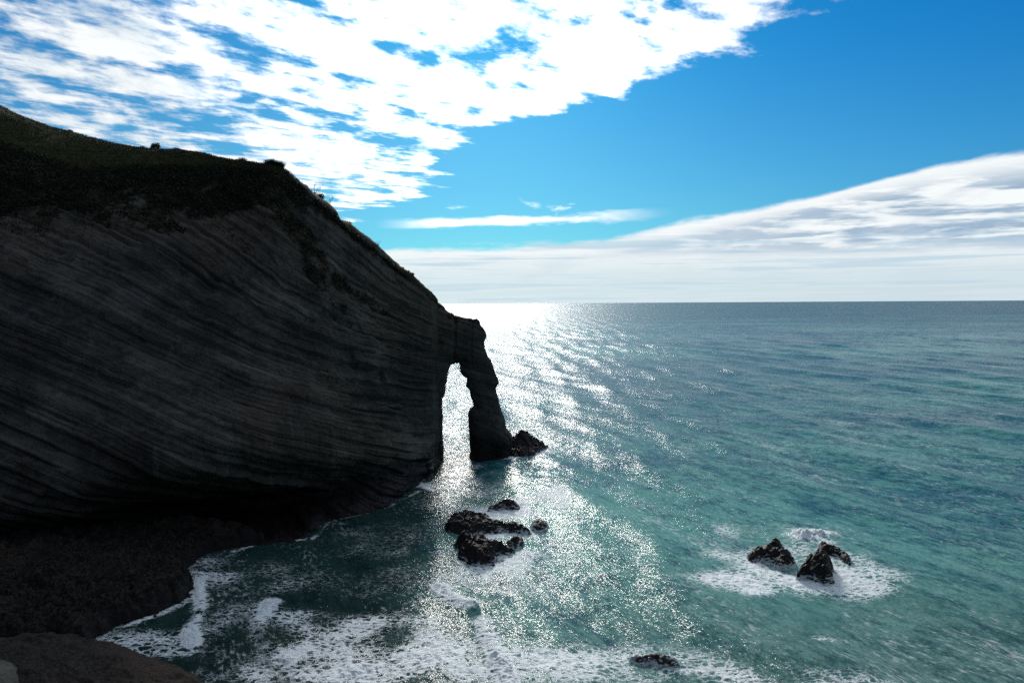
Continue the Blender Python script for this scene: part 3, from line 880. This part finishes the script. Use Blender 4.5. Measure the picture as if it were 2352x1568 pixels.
# round the arch foot and through the arch
stroke([(1260, 1022), (1230, 1045), (1180, 1052), (1120, 1056), (1070, 1056)], 2.2, 0.85); ell(1290, 1040, 7, 10, 0.45); ell(1060, 1070, 8, 5, 0.5)
stroke([(985, 1085), (970, 1098), (966, 1115), (1010, 1130)], 1.6, 0.8); ell(985, 1110, 4, 7, 0.5)
stroke([(965, 1128), (900, 1160), (800, 1190), (760, 1197)], 0.8, 0.55)
stroke([(760, 1197), (720, 1235), (640, 1243), (590, 1250), (540, 1268)], 0.9, 0.6)
# the foot of the shelf
stroke([(420, 1313), (450, 1325), (452, 1355), (430, 1380), (372, 1406), (300, 1429), (250, 1447), (215, 1475), (200, 1500)], 1.3, 0.5)
ell(470, 1300, 9, 6, 0.36); ell(500, 1330, 10, 6, 0.42); stroke([(415, 1314), (470, 1320), (540, 1318)], 0.8, 0.6)
ell(650, 1320, 26, 12, 0.26, 3); ell(850, 1240, 18, 16, 0.25, 3); ell(900, 1330, 16, 10, 0.24, 3); ell(1080, 1110, 14, 18, 0.36, 3); ell(550, 1420, 12, 10, 0.27, 3)
# small breaker at the left
stroke([(462, 1330), (452, 1360), (462, 1385), (448, 1420), (432, 1450), (440, 1480)], 1.5, 1.0)
ell(330, 1500, 9, 3.2, 0.62); ell(300, 1470, 11, 4, 0.52); ell(470, 1540, 12, 4, 0.55); ell(380, 1500, 8, 2, 0.6); ell(600, 1550, 14, 4, 0.5)
# the great patch of foam at the bottom
ell(800, 1440, 12, 6.0, 0.68, 3); ell(900, 1480, 14, 6.5, 0.76, 3); ell(720, 1420, 9, 4.0, 0.64, 3); ell(1000, 1500, 11, 6.5, 0.80, 3); ell(850, 1540, 15, 5, 0.72, 3); ell(1080, 1540, 7, 5, 0.86); ell(700, 1490, 8, 5, 0.72); ell(950, 1430, 8, 2.4, 0.7)
stroke([(625, 1385), (612, 1410), (592, 1440), (600, 1470), (640, 1490), (665, 1520)], 2.0, 1.0)
stroke([(1015, 1350), (1030, 1372), (1060, 1388), (1085, 1390)], 2.2, 1.05)
stroke([(1110, 1430), (1125, 1470), (1140, 1510), (1160, 1560), (1190, 1610)], 2.0, 0.95)
ell(1150, 1450, 5, 5, 0.5); ell(1220, 1500, 12, 7, 0.50, 3); ell(1330, 1520, 12, 6, 0.62, 3); ell(1250, 1560, 13, 5, 0.62); ell(1450, 1510, 12, 5, 0.58); ell(1060, 1340, 8, 6, 0.45)
ell(1500, 1500, 7, 5, 0.42); ell(1700, 1560, 15, 4.5, 0.58); ell(1850, 1590, 16, 4.5, 0.62); ell(1600, 1530, 7, 3, 0.55); ell(1420, 1555, 15, 4, 0.6); ell(1700, 1565, 20, 3, 0.6)
ell(1905, 1475, 3, 1.2, 0.6); ell(1780, 1420, 3, 1.5, 0.4)
Pn = np.stack([X, Y, X * 0], -1)
brk = fbm(np.stack([X * 0.17, Y * 0.12, X * 0], -1), 4, 88)
foam = np.clip(foam * (0.90 + 1.15 * brk) - 0.02, 0, 1.1)
# swell that breaks: steep on the left side
def breaker(pts, Hh, wl_, wr):
    global lift
    d_, t_, s_ = line_d(X, Y, V2(pts))
    env = np.sin(np.clip(t_, 0, 1) * math.pi) ** 0.5
    wd = np.where(s_ > 0, wl_, wr)
    lift = np.maximum(lift, Hh * env * np.exp(-(d_ / wd) ** 1.6))
breaker([(1190, 1620), (1160, 1560), (1140, 1510), (1118, 1460), (1112, 1410), (1100, 1392), (1060, 1384), (1025, 1365), (1010, 1345)], 0.9, 1.7, 5.0)
breaker([(670, 1530), (640, 1490), (600, 1465), (596, 1435), (615, 1405), (630, 1375)], 0.5, 1.2, 4.0)
breaker([(440, 1490), (432, 1450), (448, 1420), (462, 1385), (452, 1355), (465, 1325)], 0.4, 1.2, 3.0)
sp = sea(1850, 1240)
puff = 1.6 * np.exp(-(((X - sp[0] + 0.0) / 2.4) ** 2 + ((Y - sp[1] - 2) / 3.0) ** 2)) * (0.75 + 0.8 * fbm(Pn * 1.2, 3, 83))
sp2 = sea(1890, 1235)
puff = np.maximum(puff, 1.1 * np.exp(-(((X - sp2[0]) / 3.2) ** 2 + ((Y - sp2[1] - 2) / 2.4) ** 2)) * (0.7 + 0.8 * fbm(Pn * 1.2, 3, 84)))
foam = np.maximum(foam, np.clip(puff * 1.6, 0, 1.1))
lump = foam ** 2 * (0.34 * fbm(Pn * 1.1, 4, 81) + 0.10 * fbm(Pn * 4, 2, 82))
thick = smooth(foam, 0.88, 1.0)
lump = lump + thick * (0.35 * np.abs(fbm(Pn * 1.4, 3, 85)) + 0.05)
WZn = WZ[near] * (1 - 0.3 * np.clip(foam, 0, 1)) + lift + lump + puff
WZ[near] = WZn
foamA = np.zeros_like(WX); foamA[near] = foam
WXp = WX + DX * shel; WYp = WY + DY * shel
smooth_far = smooth(Rd, 3000, 9000)
WZ *= (1 - smooth_far)
seav = np.stack([WXp, WYp, WZ], -1)

M_sea, g = new_mat('sea_water')
geo = g.node('ShaderNodeNewGeometry')
P = S(g, geo.outputs['Position']); N = S(g, geo.outputs['Normal'])
x, y, z = g.sep(P)
# wind ripples: random slopes at several sizes, long across the wind
ca, sa = math.cos(math.radians(205)), math.sin(math.radians(205))
u = x * ca + y * sa; v = y * ca - x * sa
def slope(su, sv, seed, detail, rough=0.55):
    c = g.noise(g.xyz(u * su, v * sv, seed), 1.0, detail, rough, 0.0, 'Color')
    c = g.vmath('SUBTRACT', c, (0.5, 0.5, 0.5))
    return c
sA = slope(1.1, 0.55, 1.0, 3)
sB = slope(3.0, 1.7, 5.0, 4, 0.7)
gust = g.noise(g.xyz(u * 0.018, v * 0.012, 2.0), 1.0, 4, 0.55)
gustk = g.smooth(gust, 0.3, 0.7, 0.75, 1.25)
shelk = g.attr('ripple')
tot = g.vmath('ADD', g.vmath('SCALE', sA, gustk * 0.62 * shelk), g.vmath('SCALE', sB, gustk * 1.65 * shelk))
tx, ty, tz = g.sep(tot)
nn = g.vmath('NORMALIZE', g.vmath('ADD', N, g.xyz(tx, ty, 0.0)))
# foam lace
fd = g.attr('foam')
warp = g.noise(P, 0.5, 3, 0.6, 0.0, 'Color')
pw = g.vmath('ADD', g.xyz(x * 0.62, y * 0.80, z * 0.3), g.vmath('SCALE', g.vmath('SUBTRACT', warp, (0.5, 0.5, 0.5)), 2.4))
ve = g.voronoi(pw, 1.0, 'DISTANCE_TO_EDGE')
ve2 = g.voronoi(g.vmath('ADD', pw, (7.3, 2.1, 0)), 2.7, 'DISTANCE_TO_EDGE')
fn = g.noise(g.xyz(x * 0.5, y * 1.1, 0.0), 1.5, 6, 0.72)
fl = g.noise(g.xyz(x * 0.16, y * 0.13, 4.0), 1.0, 4, 0.6)
lace = (1.0 - g.smooth(ve, 0.0, 0.34)) * 0.50 + (1.0 - g.smooth(ve2, 0.0, 0.30)) * 0.24 + fn * 0.60 + (fl - 0.5) * 0.55
fm = g.smooth(lace + fd * 1.0, 1.05, 1.55)
fm = fm * g.smooth(fd, 0.04, 0.16)
# thin streaks and scattered whitecaps out at sea
cap = g.noise(g.xyz(u * 0.42, v * 0.16, 8.0), 1.0, 6, 0.66)
cset = g.noise(g.xyz(u * 0.11, v * 0.035, 3.0), 1.0, 4, 0.6)
capm = g.smooth(cap + (gust - 0.5) * 0.18, 0.685, 0.76) * 0.7
fleck = g.noise(g.xyz(u * 1.3, v * 0.45, 1.0), 1.0, 5, 0.7)
capm = capm.max(g.smooth(fleck + cset * 0.55 + (gust - 0.5) * 0.25, 0.82, 1.0) * 0.45)
fm = fm.max(capm)
# body colour: milky green to bluer, the blue bands partly painted cloud shadow
dep_shade = g.noise(g.xyz(x * 0.0035, y * 0.0065, 1.4), 1.0, 4, 0.55)
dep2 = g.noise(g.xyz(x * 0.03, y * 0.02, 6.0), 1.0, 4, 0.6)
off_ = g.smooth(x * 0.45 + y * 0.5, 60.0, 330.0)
crest_shade = g.noise(g.xyz(u * 0.20, v * 0.06, 12.0), 1.0, 5, 0.6)  # pale crests and dark troughs: wave shading put into the colour
crest_shade2 = g.noise(g.xyz(u * 0.75, v * 0.25, 14.0), 1.0, 4, 0.6)
kk = (dep_shade - 0.5) * 2.4 + (dep2 - 0.5) * 0.4 + 0.40 + off_ * 0.30 + (crest_shade - 0.5) * 2.0 + (crest_shade2 - 0.5) * 1.5
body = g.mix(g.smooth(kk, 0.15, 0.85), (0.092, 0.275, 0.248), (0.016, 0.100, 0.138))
sand = g.smooth(y - x * 0.1 + (dep2 - 0.5) * 60.0, 170.0, 95.0)
body = g.mix(sand * 0.7, body, g.mix(g.smooth(crest_shade + crest_shade2, 0.88, 1.12), (0.115, 0.175, 0.165), (0.030, 0.070, 0.074)))
body = g.mix(g.smooth(x + (dep2 - 0.5) * 30.0, 4.0, -22.0) * g.smooth(y, 330.0, 250.0) * 0.86, body, (0.006, 0.012, 0.010))  # water colour darkened beside the cliff, deepening its shade there
rip = g.smooth(y, 900.0, 3500.0)
body = g.mix(rip * 0.7, body, (0.012, 0.072, 0.105))
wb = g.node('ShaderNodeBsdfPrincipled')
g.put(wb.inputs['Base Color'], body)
g.put(wb.inputs['Roughness'], g.attr('rough'))
g.put(wb.inputs['IOR'], 1.333)
g.put(wb.inputs['Specular IOR Level'], 0.018)
g.put(wb.inputs['Specular Tint'], (0.62, 0.84, 0.88))
g.link(nn.s, wb.inputs['Normal'])
fb = g.node('ShaderNodeBsdfPrincipled')
g.put(fb.inputs['Base Color'], (0.80, 0.86, 0.88))
g.put(fb.inputs['Roughness'], 0.8)
g.put(fb.inputs['Specular IOR Level'], 0.2)
bp = g.node('ShaderNodeBump'); g.put(bp.inputs['Strength'], 0.7); g.put(bp.inputs['Distance'], 0.25)
g.put(bp.inputs['Height'], fn + lace * 0.5); g.link(bp.outputs[0], fb.inputs['Normal'])
mx = g.node('ShaderNodeMixShader')
g.put(mx.inputs[0], fm * 0.93)
g.link(wb.outputs[0], mx.inputs[1]); g.link(fb.outputs[0], mx.inputs[2])
finish(g, mx)

rough = np.clip(0.13 + 0.9 * np.sqrt(slope_lost) * 0.5 + 0.10 * smooth(Rd, 300, 2500), 0.05, 0.42)
ripple = 0.85 * (1 + 0.1 * smooth(Rd, 200, 1500)) * (1 - 0.25 * smooth(WX, 0, -30) * smooth(WY, 260, 200))
water = mesh_obj('sea_water', seav.reshape(-1, 3), grid_faces(len(rad), len(ang), True), M_sea, None,
                 {'foam': foamA, 'rough': rough, 'ripple': ripple})
water['kind'] = 'structure'

# ---------------------------------------------------------------- scrub, grass tufts, bushes
def blades(base, nrmv, n, hgt, wid, spread, rng, lean=0.5):
    """n thin leaf triangles-as-quads fanned from base"""
    V = []; Fc = []
    az = rng.random(n) * 2 * math.pi
    ln = lean * rng.random(n)
    hh = hgt * (0.5 + 0.7 * rng.random(n))
    bo = base + rng.normal(0, spread, (n, 3)) * np.array([1, 1, 0.35])
    tipd = np.stack([np.cos(az) * ln, np.sin(az) * ln, np.ones(n)], -1)
    tipd /= np.linalg.norm(tipd, axis=-1, keepdims=True)
    tip = bo + tipd * hh[:, None]
    side = np.stack([-np.sin(az + 1.1), np.cos(az + 1.1), np.zeros(n)], -1) * wid
    midp = (bo * 0.5 + tip * 0.5) + side * 0.2
    a = bo - side * 0.5; b = bo + side * 0.5; c = tip + side * 0.12; d_ = tip - side * 0.12
    v = np.stack([a, b, c, d_], 1).reshape(-1, 3)
    return v

def leafcloud(center, r, n, size, rng):
    """small leaf faces through a lumpy volume"""
    dirs = rng.normal(size=(n, 3)); dirs /= np.linalg.norm(dirs, axis=-1, keepdims=True)
    lob = 1 + 0.35 * vnoise(dirs * 2.1 + np.asarray(center) * 0.7, 5)
    rad_ = (0.55 + 0.45 * rng.random(n) ** 0.5) * lob
    p = np.asarray(center) + dirs * rad_[:, None] * np.asarray(r)
    t1 = rng.normal(size=(n, 3)); t1 /= np.linalg.norm(t1, axis=-1, keepdims=True)
    t2 = np.cross(t1, dirs); t2 /= np.linalg.norm(t2, axis=-1, keepdims=True) + 1e-9
    s = size * (0.6 + 0.8 * rng.random(n))[:, None]
    return np.stack([p - t1 * s, p + t2 * s * 0.55, p + t1 * s, p - t2 * s * 0.55], 1).reshape(-1, 3)

def quads(v):
    return np.arange(len(v)).reshape(-1, 4)

# scrub on the cliff
pf = pos[iG - 12:iG + 330].reshape(-1, 3); vf = veg[iG - 12:iG + 330].reshape(-1)
cellA = 0.16
prob = smooth(vf + 0.45 * fbm(pf * 0.25, 3, 33), 0.30, 0.95)
pick = RNG.choice(len(pf), 26000, p=prob / prob.sum())
vs = []
for i in range(0, len(pick)):
    c = pf[pick[i]]
    if i % 2 == 0:
        vs.append(leafcloud(c, (0.9, 0.9, 0.6), 7, 0.28, RNG))
    else:
        vs.append(blades(c, None, 5, 1.0, 0.14, 0.25, RNG, 1.0))
vs = np.concatenate(vs)
scrub = mesh_obj('scrub', vs, quads(vs), M_scrub, None, shade=False)
scrub['kind'] = 'stuff'
# grass on the hill
pg = pos[iR - 6:iG + 4].reshape(-1, 3)
vis = np.tile(smooth(pxs, -120, -20), pos[iR - 6:iG + 4].shape[0]) * smooth(np.tile(-pxs, pos[iR - 6:iG + 4].shape[0]), -700, -640)
pick = RNG.choice(len(pg), 14000, p=vis / vis.sum())
vs = np.concatenate([blades(pg[k], None, 6, 0.42, 0.10, 0.35, RNG, 0.9) for k in pick])
gr = mesh_obj('hill_grass', vs, quads(vs), M_blade, None, shade=False)
gr['kind'] = 'stuff'

def ground_at(px, dpy=0):
    i = int(np.argmin(np.abs(pxs - px)))
    return pos[iR, i].copy()

def bush(px, w_, h_, label, kind='round', down=0.0):
    p = ground_at(px)
    if kind == 'round':
        w_ *= 0.72; down += 0.15
    if px > 645:
        p[0] -= 0.35 * w_ + 0.2; down += 0.35; w_ *= 0.85; h_ *= 1.15
    if px < 645:
        h_ *= 1.35; down -= 0.1
    rng = np.random.default_rng(int(px) * 7 + 1)
    n = int(260 + 260 * w_ * h_)
    V = []
    if kind == 'round':
        for k in range(6):
            c = np.array([rng.normal(0, w_ * 0.28), rng.normal(0, w_ * 0.25), h_ * (0.25 + 0.45 * rng.random())])
            V.append(leafcloud(c, (w_ * 0.38, w_ * 0.38, h_ * 0.36), n // 6, 0.15, rng))
    else:
        for k in range(5):
            V.append(blades(np.array([rng.normal(0, w_ * 0.22), rng.normal(0, w_ * 0.2), -0.1]), None, n // 6, h_, 0.09, w_ * 0.10, rng, 0.75))
    V = np.concatenate(V)
    root = bpy.data.objects.new('bush' if kind == 'round' else 'grass_tussock', None)
    C.objects.link(root)
    root.location = (p[0], p[1], p[2] - down)
    root['label'] = label
    root['category'] = 'bush' if kind == 'round' else 'tussock'
    root['group'] = 'shrubs on the cliff skyline' if kind == 'round' else 'grass tufts on the skyline'
    mesh_obj('leaves' if kind == 'round' else 'grass_leaves', V, quads(V), M_bush, root, shade=False)
    # stems
    st = []
    for k in range(5):
        a0 = rng.random() * 6.28
        st.append(tube([(0, 0, -0.4), (math.cos(a0) * w_ * 0.12, math.sin(a0) * w_ * 0.12, h_ * 0.3), (math.cos(a0) * w_ * 0.3, math.sin(a0) * w_ * 0.3, h_ * 0.62)], [0.05, 0.035, 0.015]))
    if kind == 'round':
        v, f = merge(st)
        mesh_obj('stem', v, f, M_twig, root)
    return root

def tube(pts, rs, n=5):
    V = []; Fc = []
    pts = [np.array(p, float) for p in pts]
    for i, p in enumerate(pts):
        t = pts[min(i + 1, len(pts) - 1)] - pts[max(i - 1, 0)]
        t /= np.linalg.norm(t) + 1e-9
        a = np.cross(t, (0.3, 0.9, 0.1)); a /= np.linalg.norm(a); b = np.cross(t, a)
        for k in range(n):
            q = 2 * math.pi * k / n
            V.append(p + (a * math.cos(q) + b * math.sin(q)) * rs[i])
    for i in range(len(pts) - 1):
        for k in range(n):
            Fc.append((i * n + k, i * n + (k + 1) % n, (i + 1) * n + (k + 1) % n, (i + 1) * n + k))
    return np.array(V), np.array(Fc)

def merge(parts):
    V = []; Fc = []; o = 0
    for v, f in parts:
        V.append(v); Fc.append(f + o); o += len(v)
    return np.concatenate(V), np.concatenate(Fc)

for px, w_, h_, lab, kind in [
    (162, 1.1, 0.9, 'tiny tuft alone highest up on the grassy skyline', 'grass'),
    (214, 2.0, 0.7, 'low flat tuft on the upper grassy skyline', 'grass'),
    (328, 2.6, 1.0, 'low round bush just left of the tall dark skyline bush', 'round'),
    (357, 2.8, 2.2, 'tall dark bush standing alone on the grassy skyline', 'round'),
    (409, 2.6, 1.2, 'double peaked tuft right of the lone tall bush', 'grass'),
    (549, 2.0, 1.2, 'left tuft of the pair before the cliff shoulder', 'grass'),
    (559, 2.0, 1.6, 'right tuft of the pair before the cliff shoulder', 'grass'),
    (617, 2.4, 1.7, 'first spiky tuft at the cliff shoulder, at the left end', 'grass'),
    (627, 2.2, 1.9, 'second spiky tuft at the cliff shoulder', 'grass'),
    (638, 2.2, 1.8, 'third spiky tuft at the cliff shoulder, at the right end', 'grass'),
    (655, 3.0, 1.4, 'rounded bush at the top of the steep edge', 'round'),
    (667, 2.6, 1.6, 'rounded bush where the skyline first drops steeply', 'round'),
    (690, 3.0, 1.5, 'low spreading bush on the steep edge above the bare twigs', 'round'),
    (707, 2.6, 1.3, 'small bush on the ledge left of the bare twigs', 'round'),
    (722, 2.2, 1.4, 'dense bush directly under the bare twigs', 'round'),
    (742, 3.2, 2.2, 'large leafy bush below the bare twigs on the steep edge', 'round'),
    (756, 3.0, 1.6, 'bush hugging the steep edge under the largest one', 'round'),
    (770, 2.6, 1.2, 'bush at the foot of the steep bushy edge', 'round'),
    (800, 3.0, 1.0, 'flat bush on the rocky step halfway down the ridge', 'round'),
    (836, 2.4, 1.0, 'low bush on the ridge left of the long grass stalks', 'round'),
    (866, 2.2, 1.2, 'long grass tuft leaning out halfway down the ridge', 'grass'),
    (925, 2.6, 1.1, 'bush on the lower ridge above the arch', 'round'),
    (947, 3.0, 1.1, 'lowest bush on the ridge, nearest the arch', 'round')]:
    bush(px, w_, h_, lab, kind, 0.25)

def twigs(px, hgt, label, n=7, lean=0.3):
    p = ground_at(px)
    rng = np.random.default_rng(int(px))
    parts = []
    for k in range(n):
        a0 = rng.normal(0.3, 0.9); l = hgt * (0.6 + 0.5 * rng.random())
        b0 = np.array([rng.normal(0, 0.2), rng.normal(0, 0.2), -0.3])
        m = b0 + np.array([math.sin(a0) * 0.3 * l, rng.normal(0, 0.15), 0.55 * l])
        e = m + np.array([math.sin(a0 + lean) * 0.35 * l, rng.normal(0, 0.2), 0.45 * l])
        parts.append(tube([b0, m, e], [0.055, 0.04, 0.02]))
        for j in range(3):
            e2 = m + (e - m) * rng.random() + 0
            parts.append(tube([e2, e2 + np.array([rng.normal(0.1, 0.3), rng.normal(0, 0.2), 0.5]) * l * 0.35], [0.03, 0.015]))
    v, f = merge(parts)
    o = mesh_obj('bare_shrub', v, f, M_twig)
    o.location = p
    o['label'] = label; o['category'] = 'shrub'
twigs(725, 3.2, 'leafless twiggy shrub sticking up from the steep skyline', 9)
twigs(755, 2.4, 'thin leafless stalks on the skyline below the twiggy shrub', 5)
twigs(868, 2.6, 'long thin stalks leaning out from the ridge above the arch', 3)
